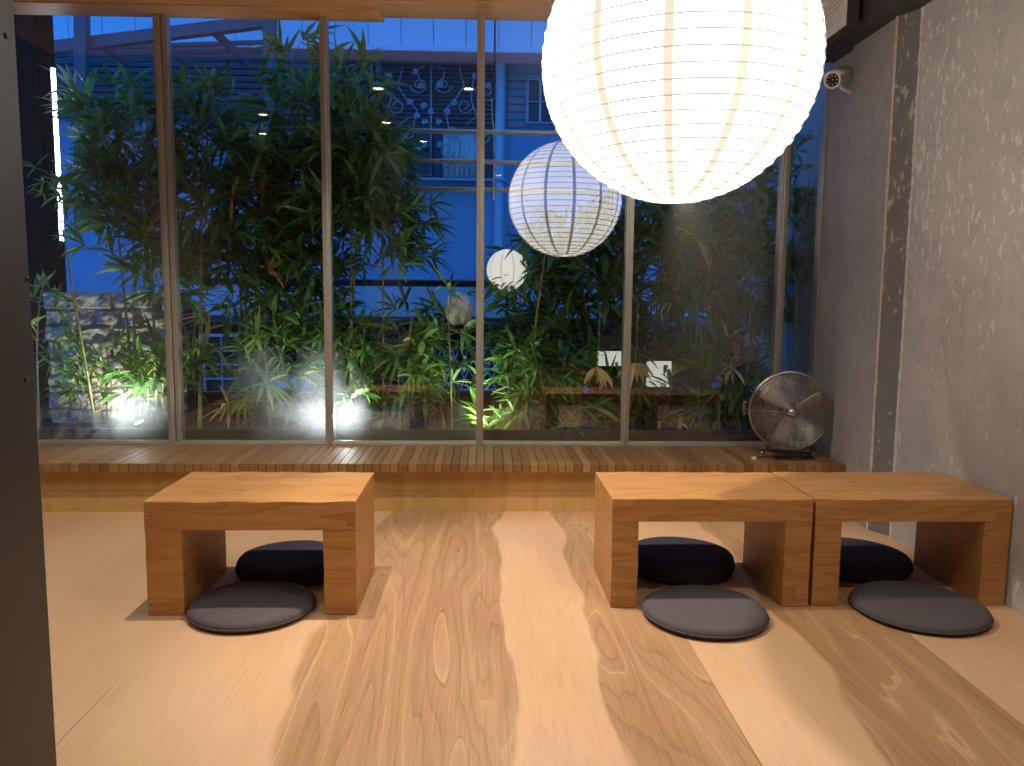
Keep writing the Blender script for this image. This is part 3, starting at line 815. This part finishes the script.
for (px, py) in ((389, 76), (374, 86), (421, 86), (441, 85), (410, 102), (424, 106), (447, 112), (417, 116), (431, 112), (425, 122), (439, 122), (454, 103), (475, 76), (424, 145), (440, 145), (405, 150), (417, 150), (408, 170), (488, 86), (415, 72)):
    fl = MB()
    for k in range(5):
        a_ = 2*PI*k/5 + fr_.uniform(0, 1); q = gp(px + 1.9*math.cos(a_), py + 1.9*math.sin(a_))
        st = len(fl.v); fl.lathe([(0, -.016), (.013, -.009), (.018, 0), (.013, .009), (0, .016)], 8); fl.xform(Matrix.Translation((q[0], q[1]-.012, q[2])), st)
    fl.build('flower', MT['bluewhite'], w1, True)
# small barred window on the right, conduit
w2 = fb([(528, 80, 566, 122)], 8.46, 8.50, 'window', MT['darkglass'], label='small barred window')
fb([(526, 78, 568, 80.5), (526, 121.5, 568, 124), (526, 80.5, 528.5, 121.5), (565.5, 80.5, 568, 121.5)], 8.42, 8.50, 'window_frame', MT['bluewhite'], parent=w2)
fb([(539.5, 80, 541, 122), (552.5, 80, 554, 122), (528, 101, 566, 102.5)], 8.43, 8.455, 'window_bar', MT['curtain'], parent=w2)
cd_ = []; A = at(500, 58, 8.36); C2 = at(499, 300, 8.36); n = 120
MB().tube([(A.x, -.12, C2.z+(A.z-C2.z)*i/n) for i in range(n+1)], [.042 if i % 2 else .050 for i in range(n+1)], 10).build('drain_pipe', MT['fascia'], bd, True, label='pale ribbed drain pipe')
# clapboard lines of the upper wall
cb = MB(); zz_ = at(520, 128, 8.5).z
while zz_ < zE-.02:
    cb.box((at(507, 100, 8.48).x, -.03, zz_), (XBR, 0, zz_+.07)); cb.box((XBL, -.03, zz_), (at(328, 100, 8.48).x, 0, zz_+.07)); zz_ += .078
cb.build('clapboards', MT['grimy'], bd, bevel=.006, seg=1)
# lower storey: projecting pale slab with dark opening below
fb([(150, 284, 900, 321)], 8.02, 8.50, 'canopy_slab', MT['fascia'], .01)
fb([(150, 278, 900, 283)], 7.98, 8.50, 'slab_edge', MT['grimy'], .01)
fb([(150, 322, 900, 445)], 8.47, 8.50, 'dark_opening', MT['dark'])
for q_ in ((418, 322, 424, 440), (330, 322, 336, 440), (560, 322, 566, 440), (640, 322, 650, 440), (730, 322, 738, 440)): fb([q_], 8.30, 8.44, 'post', MT['grimy'])
lt = MB()
for k in range(12):
    xa = 388 + k*9
    for s_ in (0, 1):
        p, q = at(xa, 348 + 42*s_, 8.25), at(xa+18, 348 + 42*(1-s_), 8.25)
        lt.tube([(p.x, -.25, p.z), (q.x, -.25, q.z)], .009, 5)
for y_ in (348, 369, 390):
    p, q = at(386, y_, 8.25), at(506, y_, 8.25); lt.tube([(p.x, -.25, p.z), (q.x, -.25, q.z)], .014, 5)
lt.build('lattice_rail', MT['fascia'], bd)
# lower left: gridded door and pale panels
d1 = fb([(204, 338, 240, 416)], 8.10, 8.14, 'door', MT['dark'], label='dark gridded door')
g_ = [(202, 334, 206, 418), (238, 334, 242, 418), (206, 334, 238, 337), (206, 415, 238, 418)] + [(206, yy, 238, yy+1.6) for yy in (350, 364, 378, 392, 404)] + [(221, 338, 222.6, 415)]
fb(g_, 8.05, 8.12, 'door_frame', MT['fascia'], parent=d1)
fb([(262, 380, 312, 389)], 8.0, 8.4, 'counter', MT['fascia'], .01)
fb([(240, 300, 312, 312)], 7.9, 8.0, 'sign_board', MT['fascia'], .01)
for q_ in ((555, 380, 625, 425), (740, 365, 775, 425)): fb([q_], 7.9, 8.3, 'low_panel', MT['bluewhite'], .01)

# --- steel canopy with sloping beam on the left
cn = empty('steel_canopy', (0, 7.2, 0), 'grey steel canopy frame with sloping rafters at upper left outside', 'canopy')
def cb_(p, q, w, h, mat='canopy', y0=7.2, y1=7.2):
    A = at(*p, y0) - Vector((0, 7.2, 0)); Bq = at(*q, y1) - Vector((0, 7.2, 0)); d = Bq-A
    mb = MB().box((0, -w/2, -h/2), (d.length, w/2, h/2))
    q_ = d.to_track_quat('X', 'Z').to_matrix().to_4x4(); mb.xform(Matrix.Translation(A) @ q_)
    return mb
cb_((20, 52), (272, 21), .08, .10).build('sloping_beam', MT['canopy'], cn, bevel=.004)
cb_((82, 6), (82, 230), .09, .10, y0=7.12, y1=7.12).build('post', MT['canopy'], cn, bevel=.004)
cb_((270, 6), (271, 260), .09, .10, y0=7.12, y1=7.12).build('post', MT['canopy'], cn, bevel=.004)
for (p, q) in (((100, 44), (128, 63)), ((155, 36), (188, 64)), ((212, 30), (248, 63))):
    cb_(p, q, .05, .06, y0=7.25, y1=7.5).build('rafter', MT['canopy'], cn, bevel=.003)
for k, yy in enumerate((46, 52, 58)):
    cb_((30+0*k, yy+4), (270, yy-4+2*k), .03, .035, y0=7.5+.1*k, y1=7.5+.1*k).build('purlin', MT['canopy'], cn)
sd = MB(); z1 = at(100, 64, 7.9).z; z0 = at(100, 118, 7.9).z; xa = at(20, 80, 7.9).x; xb = at(330, 80, 7.9).x
k = 0; z = z0
while z < z1: sd.box((xa, .70, z), (xb, .78, z+.052)); z += .06
sd.build('slatted_screen', MT['shutter'], cn, bevel=.008, seg=1, label='dark horizontal slat screen')

# --- horizontal rails and the hanging rod just outside the panes
for i, (y_, lab) in enumerate(((129.5, 'topmost of the three steel rails behind the panes'), (159.5, 'middle one of the three steel rails behind the panes'), (187.5, 'lowest of the three steel rails behind the panes'))):
    zr = at(400, y_, 5.02).z
    rl = empty('steel_rail', (0, 5.02, zr), lab, 'rail', 'steel rails behind the panes')
    MB().tube([(-1.30, 0, 0), (.4, .0, -.004), (2.055, 0, 0)], .0105, 10).build('rod', MT['rod'], rl, True)
    MB().tube([(-1.30, .012, -.016), (2.055, .012, -.016)], .0045, 8).build('wire', MT['rod'], rl, True)
hr = at(494.5, 100, 4.7)
rod = empty('hanging_rod', (hr.x, 4.7, 0), 'thin upright rod hanging outside next to the middle mullion', 'rod')
zt_, zb_ = 2.9, at(494, 200, 4.7).z; zm = at(494, 128, 4.7).z
MB().tube([(0, 0, zm), (0, 0, zt_)], .006, 8).build('upper_rod', MT['black'], rod, True)
MB().tube([(0, 0, zb_), (0, 0, zm)], .0055, 8).build('lower_rod', MT['rod'], rod, True, label='pale lower end')
MB().tube([(-.016, 0, zm+.16), (-.012, -.005, zm+.05), (0, -.004, zm-.02)], .003, 6).build('loop', MT['rod'], rod, True)

# small paper lantern among the bamboo
sl_ = at(507, 270, 4.98)
lantern('garden_lantern', tuple(sl_), .127, MT['paper_small'], MT['seam_small'], 'small round white lantern half hidden among the bamboo outside', nseam=10, turns=20, cordtop=None, wire=.0008, sw=.007)
gl_ = [o for o in bpy.data.objects if o.name == 'garden_lantern'][0]
MB().tube([(0, 0, -.125), (0, .01, .20-sl_.z)], .006, 8).build('stake', MT['rubber'], gl_, True)
# white bundle on a stake
bp_ = at(459, 309, 5.0)
bb = MB().lathe([(0, -.13), (.07, -.125), (.115, -.07), (.125, .0), (.10, .07), (.06, .115), (.02, .13), (0, .13)], 40)
bb.v = [tuple(Vector(v)*.74*(1+.22*mn.noise(Vector(v)*16)+.12*mn.noise(Vector(v)*40))) for v in bb.v]
bun = empty('net_bundle', tuple(bp_), 'crumpled pale net bundle on a stake outside, left of the small lantern', 'bundle')
bb.build('netting', MT['white'], bun, True)
MB().tube([(0, 0, -.09), (.0, .0, .20-bp_.z)], .006, 6).build('stake', MT['rubber'], bun)

# two made-up lit boxes standing in for bright reflections in the panes
MT['boxlit'] = paper('lit_box_face', (1., .97, .9), .55)
def add_reflection_box(pts, y, depth, label):
    A = at(pts[0], pts[1], y); C2 = at(pts[2], pts[3], y)
    root = empty('reflection_box', ((A.x+C2.x)/2, y, C2.z), label, 'lamp', 'made-up lit boxes in the garden')
    w = (C2.x-A.x)/2; h = A.z-C2.z
    B((-w, 0, 0), (w, depth, h)).build('lit_face', MT['boxlit'], root, bevel=.003)
    B((-w-.006, -.006, h), (w+.006, depth+.006, h+.09)).build('hood', MT['black'], root, bevel=.003)
    mb = MB().box((-w-.005, -.004, -.008), (w+.005, depth+.004, -.001))
    if w > .08: mb.box((-w*.2-.003, -.003, 0), (-w*.2+.003, 0, h))
    mb.build('edge_strip', MT['black'], root)
    MB().tube([(0, depth/2, h+.09), (0, depth/2+.02, 1.6)], .004, 6).build('hanger', MT['rubber'], root)
add_reflection_box((599, 351, 621, 366), 4.74, .07, 'made-up white lit box for a reflection left of the fourth mullion, above dry leaves')
add_reflection_box((649, 361, 671, 387), 4.74, .07, 'taller made-up white lit box for a reflection right of the fourth mullion')

# ------------------------------------------------------------------ bamboo
def rv(r, s=1.): return Vector((r.uniform(-1, 1), r.uniform(-1, 1), r.uniform(-1, 1)))*s
def fan_of_leaves(mb, p, d, r, n, ll, lw, droop):
    for k in range(n):
        q = (d*.8 + rv(r, .75)); q.z -= .15
        q = q.normalized(); s_ = q.cross(Vector((0, 0, 1)) + rv(r, .6)); s_ = s_.normalized() if s_.length > .01 else Vector((1, 0, 0))
        L = ll*r.uniform(.6, 1.15)
        if (p + q*L).y < 4.50:
            q.y = abs(q.y)*.3 + .05; q = q.normalized(); s_ = q.orthogonal().normalized()
        mb.leaf(p, q, s_, L, lw*r.uniform(.75, 1.2), droop*r.uniform(.4, 1.5))
def bamboo(label, base, top, zlo, spread, nb, seed, leaf='leaf', ll=.15, lw=.019, culms=1, group='bamboo outside the window', droop=.9, per=6, zhi=None, rad=.011, cat='bamboo', name='bamboo_plant', dry=0, culm_mat='culm', bias=(0, 0)):
    ll *= 1.2; lw *= 1.38; per = per*1.45; nb = int(nb*1.4)
    r = random.Random(seed); base = Vector(base); top = Vector(top)
    root = empty(name, tuple(base), label, cat, group)
    fol, br, dl = MB(), MB(), MB()
    H = top.z-base.z
    for c in range(culms):
        b0 = Vector(((r.uniform(-1, 1)*.05*(c > 0)), r.uniform(-.04, .06)*(c > 0), -.01))
        t0 = (top-base) + (Vector((r.uniform(-.28, .28), r.uniform(-.1, .14), r.uniform(-.3, .05)*H)) if c else Vector())
        pts, rd = [], []
        n = max(6, int(H*9))
        for i in range(n+1):
            t = i/n
            p = b0.lerp(t0, t); p.x += (t0.x-b0.x)*(t*t-t)*.55; p.y += .02*math.sin(t*5+seed)
            pts.append(p); rd.append(rad*(1-.72*t)*(1.18 if i % 2 == 0 else 1.))
        pts2, rd2 = [], []
        for i in range(n):      # swollen nodes
            for t, k in ((0, 1.22), (.06, 1.), (.94, 1.)):
                pts2.append(pts[i].lerp(pts[i+1], t)); rd2.append(rad*(1-.72*(i+t)/n)*k)
        pts2.append(pts[-1]); rd2.append(rad*.25)
        MB().tube(pts2, rd2, 7).build('cane', MT[culm_mat], root, True)
        for k in range(nb//culms):
            z = zlo + (max(zlo+.05, zhi or top.z)-zlo)*r.random()**.9
            t = max(0, min(1, (z-base.z)/max(.05, (t0.z)))); i = min(n-1, int(t*n)); p0 = pts[i].lerp(pts[i+1], t*n-i)
            az = r.uniform(0, 2*PI); L = spread*r.uniform(.25, 1.)*(1-.35*t)
            d = Vector((math.cos(az)+bias[0], math.sin(az)*.55+bias[1], r.uniform(.1, .7))).normalized()
            p1 = p0 + d*L*.55; p2 = p1 + (d+Vector((0, 0, -.45))).normalized()*L*.5
            for q in (p1, p2):
                if q.y+base.y < 4.53: q.y = 4.53-base.y + r.uniform(0, .04)
                if q.x+base.x > 2.03: q.x = 2.03-base.x
            br.tube([p0, p1, p2], [.0028, .0020, .0010], 4)
            W = [(p2, 1.)] + ([(p1, .7)] if L > .15 else [])
            for (q, f_) in W:
                q = Vector(q); st = len(fol.v)
                tgt = dl if (dry and r.random() < dry*.4) else fol
                st = len(tgt.v)
                fan_of_leaves(tgt, q+base, d, r, max(2, int(per*f_*r.uniform(.7, 1.3))), ll, lw, droop)
                tgt.v[st:] = [tuple(Vector((min(v[0], 2.05), max(v[1], 4.47), v[2]))-base) for v in tgt.v[st:]]
    if br.v: br.build('twigs', MT[culm_mat], root)
    fol.build('foliage', MT[leaf], root)
    if dl.v: dl.build('dry_foliage', MT['leaf_dry'], root, label='dry tan leaves')
    return root
def P(px, py, Y): 
    q = at(px, py, Y); return (q.x, Y, q.z)
def G(px, Y): return (at(px, 425, Y).x, Y, .21)

# leftmost pane
bamboo('thin arching bamboo with spiky twigs in front of the light tube', G(95, 4.80), P(50, 170, 4.80), 1.55, .24, 8, 21, ll=.10, lw=.010, per=6, rad=.009, dry=.25)
bamboo('leafy bamboo drooping over the stone wall in the leftmost pane', G(138, 5.0), P(132, 85, 5.0), 1.25, .34, 62, 22, ll=.17, lw=.022, culms=2, dry=.06)
bamboo('bamboo leaning against the first mullion in the leftmost pane', G(160, 4.9), P(140, 120, 4.9), 1.12, .40, 36, 23, 'leaf_dark', ll=.17, lw=.021, culms=2)
bamboo('low lit bamboo in front of the stone wall', G(108, 5.0), P(100, 340, 5.0), .40, .30, 30, 24, 'leaf_fresh', ll=.12, lw=.014, culms=3, rad=.006)
bamboo('low bright bamboo over the ground lamp in the leftmost pane', G(148, 4.85), P(146, 345, 4.85), .45, .28, 26, 25, 'leaf_fresh', ll=.15, lw=.018, culms=2, rad=.006)
bamboo('single leafless-footed bamboo cane beside the dark pillar', G(36, 4.85), P(42, 290, 4.85), .8, .25, 8, 26, ll=.12, lw=.014, rad=.009, dry=.3)
# second pane
bamboo('tall bamboo with the thickest cane just right of the first mullion', G(200, 4.9), P(205, 90, 4.9), 1.05, .44, 52, 31, 'leaf_dark', ll=.18, lw=.022, culms=1, rad=.015, dry=.04)
bamboo('tall dense bamboo in the middle of the second pane', G(245, 5.05), P(250, 110, 5.05), .85, .48, 61, 32, 'leaf_dark', ll=.18, lw=.022, culms=3, dry=.05)
bamboo('tallest bamboo rising to the boards left of the second mullion', G(300, 5.15), P(292, 48, 5.15), 1.1, .40, 76, 33, 'leaf', ll=.18, lw=.022, culms=2, dry=.03)
bamboo('bamboo with loose low leaves in the second pane', G(270, 4.8), P(262, 300, 4.8), .30, .32, 39, 34, 'leaf', ll=.15, lw=.016, culms=2, rad=.007, dry=.12)
bamboo('bamboo clump right behind the second mullion', G(322, 5.0), P(325, 160, 5.0), .70, .36, 46, 35, 'leaf_dark', ll=.17, lw=.020, culms=2)
# third pane
bamboo('tall dense bamboo right of the second mullion', G(352, 4.95), P(352, 75, 4.95), 1.40, .42, 84, 41, 'leaf', ll=.19, lw=.023, culms=2, dry=.02)
bamboo('bamboo on one bare cane with a leafy tuft spreading right in the third pane', G(384, 4.95), P(382, 205, 4.95), 1.22, .46, 40, 42, 'leaf', ll=.16, lw=.019, culms=1, rad=.011, dry=.03, bias=(.35, 0))
bamboo('bright low bamboo over the lamp right of the second mullion', G(356, 4.85), P(352, 322, 4.85), .38, .30, 25, 43, 'leaf_fresh', ll=.15, lw=.019, culms=3, rad=.006, dry=.05)
bamboo('broad-leaved low bamboo in the middle of the third pane', G(400, 4.85), P(398, 345, 4.85), .30, .28, 28, 44, 'leaf', ll=.19, lw=.026, culms=2, rad=.006, dry=.06)
bamboo('low bamboo left of the middle mullion', G(452, 4.9), P(448, 300, 4.9), .30, .32, 28, 45, 'leaf', ll=.16, lw=.019, culms=2, rad=.007)
# fourth pane
bamboo('dark bamboo hiding the small lantern right of the middle mullion', G(512, 5.15), P(522, 280, 5.15), .55, .34, 27, 51, 'leaf_dark', ll=.19, lw=.024, culms=2)
bamboo('dark bamboo with a pale stake-like cane in the fourth pane', G(548, 5.05), P(548, 240, 5.05), .75, .38, 39, 52, 'leaf_dark', ll=.19, lw=.024, culms=2, rad=.010)
bamboo('dark dense bamboo left of the fourth mullion', G(596, 5.05), P(600, 215, 5.05), .70, .38, 40, 53, 'leaf_dark', ll=.19, lw=.024, culms=2)
bamboo('low dark bamboo at the foot of the fourth pane', G(575, 4.85), P(570, 355, 4.85), .30, .30, 47, 54, 'leaf_dark', ll=.15, lw=.018, culms=3, rad=.006, dry=.05)
bamboo('low leafy bamboo beside the lime plant', G(530, 4.8), P(526, 350, 4.8), .30, .24, 35, 55, 'leaf', ll=.15, lw=.018, culms=2, rad=.006)
# fifth pane
bamboo('bamboo clump with many bare canes in the fifth pane', G(692, 4.95), P(705, 190, 4.95), .95, .50, 72, 61, 'leaf_dark', ll=.20, lw=.022, culms=5, rad=.010, dry=.02)
bamboo('dense dark bamboo right of the fourth mullion', G(655, 5.1), P(660, 205, 5.1), .75, .38, 33, 62, 'leaf_dark', ll=.18, lw=.022, culms=2)
bamboo('dense dark bamboo beside the fifth mullion', G(750, 5.05), P(748, 160, 5.05), .70, .40, 56, 63, 'leaf_dark', ll=.19, lw=.022, culms=3, dry=.01)
bamboo('low bamboo behind the metal fan', G(738, 4.8), P(735, 340, 4.8), .30, .28, 51, 64, 'leaf_dark', ll=.16, lw=.018, culms=3, rad=.006, dry=.05)
bamboo('low bamboo at the foot of the fourth mullion', G(640, 4.9), P(640, 350, 4.9), .30, .28, 45, 65, 'leaf_dark', ll=.16, lw=.018, culms=2, rad=.006, dry=.1)
bamboo('sparse bamboo against the grey wall in the narrow right pane', G(796, 5.0), P(792, 175, 5.0), 1.0, .22, 20, 66, 'leaf_dark', ll=.17, lw=.020, culms=1)
# lime grass-like plant by the lamp at the middle mullion
lp = empty('strappy_plant', G(496, 4.72), 'lime-green strappy plant lit from below at the middle mullion', 'plant')
lm = MB(); rl_ = random.Random(8)
for k in range(26):
    az = rl_.uniform(0, 2*PI); d = Vector((math.cos(az)*.55, abs(math.sin(az))*.35, 1.)).normalized()
    lm.leaf((rl_.uniform(-.015, .015), rl_.uniform(-.01, .02), 0), d, d.cross(Vector((rl_.uniform(-1, 1), rl_.uniform(-1, 1), .2))).normalized(), rl_.uniform(.26, .44), rl_.uniform(.016, .028), rl_.uniform(1.6, 3.4))
lm.build('blades', MT['leaf_lime'], lp)
MB().lathe([(0, -.01), (.03, -.008), (.022, .03), (0, .035)], 14).build('crown', MT['culm'], lp, True)
# hanging bunches of dry leaves
for (px, py, lab, sd_) in ((597, 367, 'bunch of dry tan leaves hanging left of the fourth mullion', 3), (635, 363, 'bunch of dry tan leaves hanging just behind the fourth mullion', 4)):
    b0 = Vector(P(px, py, 4.60)); rt = empty('dry_leaf_bunch', tuple(b0), lab, 'dry leaves', 'dry leaf bunches'); mb = MB(); r_ = random.Random(sd_)
    for k in range(12):
        d = Vector((r_.uniform(-.9, .9), r_.uniform(-.1, .3), r_.uniform(-1., -.1))).normalized()
        mb.leaf((0, 0, 0), d, Vector((d.z, .2, -d.x)).normalized(), r_.uniform(.11, .17), r_.uniform(.018, .027), r_.uniform(1., 2.4))
    mb.build('leaves', MT['leaf_dry'], rt)
    MB().tube([(0, 0, -.005), (.01, .02, .12), (.02, .05, .35)], .0025, 6).build('stalk', MT['culm'], rt)
# cut stubs of old canes
rs = random.Random(12)
for i, (px, hgt, lab) in enumerate(((568, .13, 'short cut bamboo stub below the dark foliage of the fourth pane'), (553, .10, 'shortest cut bamboo stub, in the fourth pane'), (660, .14, 'cut bamboo stub right of the fourth mullion'), (679, .17, 'cut bamboo stub left of the clump of bare canes'), (714, .14, 'cut bamboo stub right of the clump of bare canes'))):
    p = G(px, 4.72)
    mb = MB().lathe([(0, -.01), (.015, -.01), (.0135, hgt*.48), (.0155, hgt*.5), (.0135, hgt*.53), (.0135, hgt), (.0095, hgt), (.0095, hgt-.03), (0, hgt-.03)], 14)
    o = mb.build('bamboo_stub', MT['culm_dry'], None, True); o.location = p; o.rotation_euler = (rs.uniform(-.1, .1), rs.uniform(-.12, .12), 0)
    tag(o, lab, 'bamboo stub', 'cut bamboo stubs')
# leaning dry stick
st0, st1 = Vector(P(545, 255, 4.80)), Vector(P(536, 320, 4.80))
st2 = Vector(G(530, 4.85))
o = MB().tube([(st0-st2)*1., (st1-st2)*1., (0, 0, 0)], [.005, .007, .008], 8).build('dry_stick', MT['culm_dry'], None, True); o.location = st2
tag(o, 'dry tan stick standing in front of the dark bamboo', 'stick')

# garden spotlights
MT['spotlens'] = emit('spot_lens', (.93, .98, 1.), 22)
def gardenspot(px, py, Y, power, label, aim, col=(.92, .97, 1.)):
    p = at(px, py, Y); root = empty('garden_spotlight', (p.x, Y, .21), label, 'lamp', 'garden spotlights')
    h = p.z-.21
    MB().tube([(0, 0, -.01), (0, 0, max(.02, h-.03))], .007, 8).build('spike', MT['black'], root)
    d = Vector(aim).normalized(); q = Matrix.Translation((0, 0, h)) @ d.to_track_quat('Z', 'Y').to_matrix().to_4x4()
    MB().lathe([(0, -.05), (.022, -.05), (.030, -.03), (.034, .02), (.030, .02), (.028, .008), (0, .008)], 20).xform(q).build('housing', MT['black'], root, True)
    MB().lathe([(0, .006), (.029, .006), (.029, .010), (0, .010)], 20).xform(q).build('lens', MT['spotlens'], root)
    l = bpy.data.lights.new('garden_spot_lamp', 'SPOT'); l.energy = power; l.color = col; l.spot_size = math.radians(172); l.spot_blend = .8; l.shadow_soft_size = .03
    o = bpy.data.objects.new('garden_spot_lamp', l); COL.objects.link(o); o.parent = root
    o.location = Vector((0, 0, h)) + d*.03; o.rotation_euler = d.to_track_quat('-Z', 'Y').to_euler()
gardenspot(140, 424, 4.78, 32, 'bright garden spotlight in the leftmost pane', (-.2, -.42, .9))
gardenspot(348, 424, 4.72, 24, 'bright garden spotlight right of the second mullion', (-.1, -.45, .9))
gardenspot(112, 423, 5.16, 20, 'added garden spotlight brightening the stone wall from its foot', (-.05, .4, .9), (1, .95, .84))  # second lamp, added to light up the stone wall
gardenspot(474, 428, 4.72, 30, 'garden spotlight lighting the lime plant at the middle mullion', (.35, .1, .9), (.95, 1, .9))

# ------------------------------------------------------------------ dusk sky
w = bpy.data.worlds.new('dusk'); sc.world = w; w.use_nodes = True
nt = w.node_tree; bg = nt.nodes['Background']
bg.inputs[0].default_value = (.03, .36, 1.32, 1); bg.inputs[1].default_value = 1.3

sc.view_settings.view_transform = 'Standard'; sc.view_settings.look = 'None'
sc.view_settings.exposure = 0; sc.view_settings.gamma = 1; sc.view_settings.use_curve_mapping = False
sc.cycles.use_denoising = True
sc.cycles.max_bounces = 10; sc.cycles.transparent_max_bounces = 24; sc.cycles.diffuse_bounces = 5
sc.cycles.sample_clamp_indirect = 6
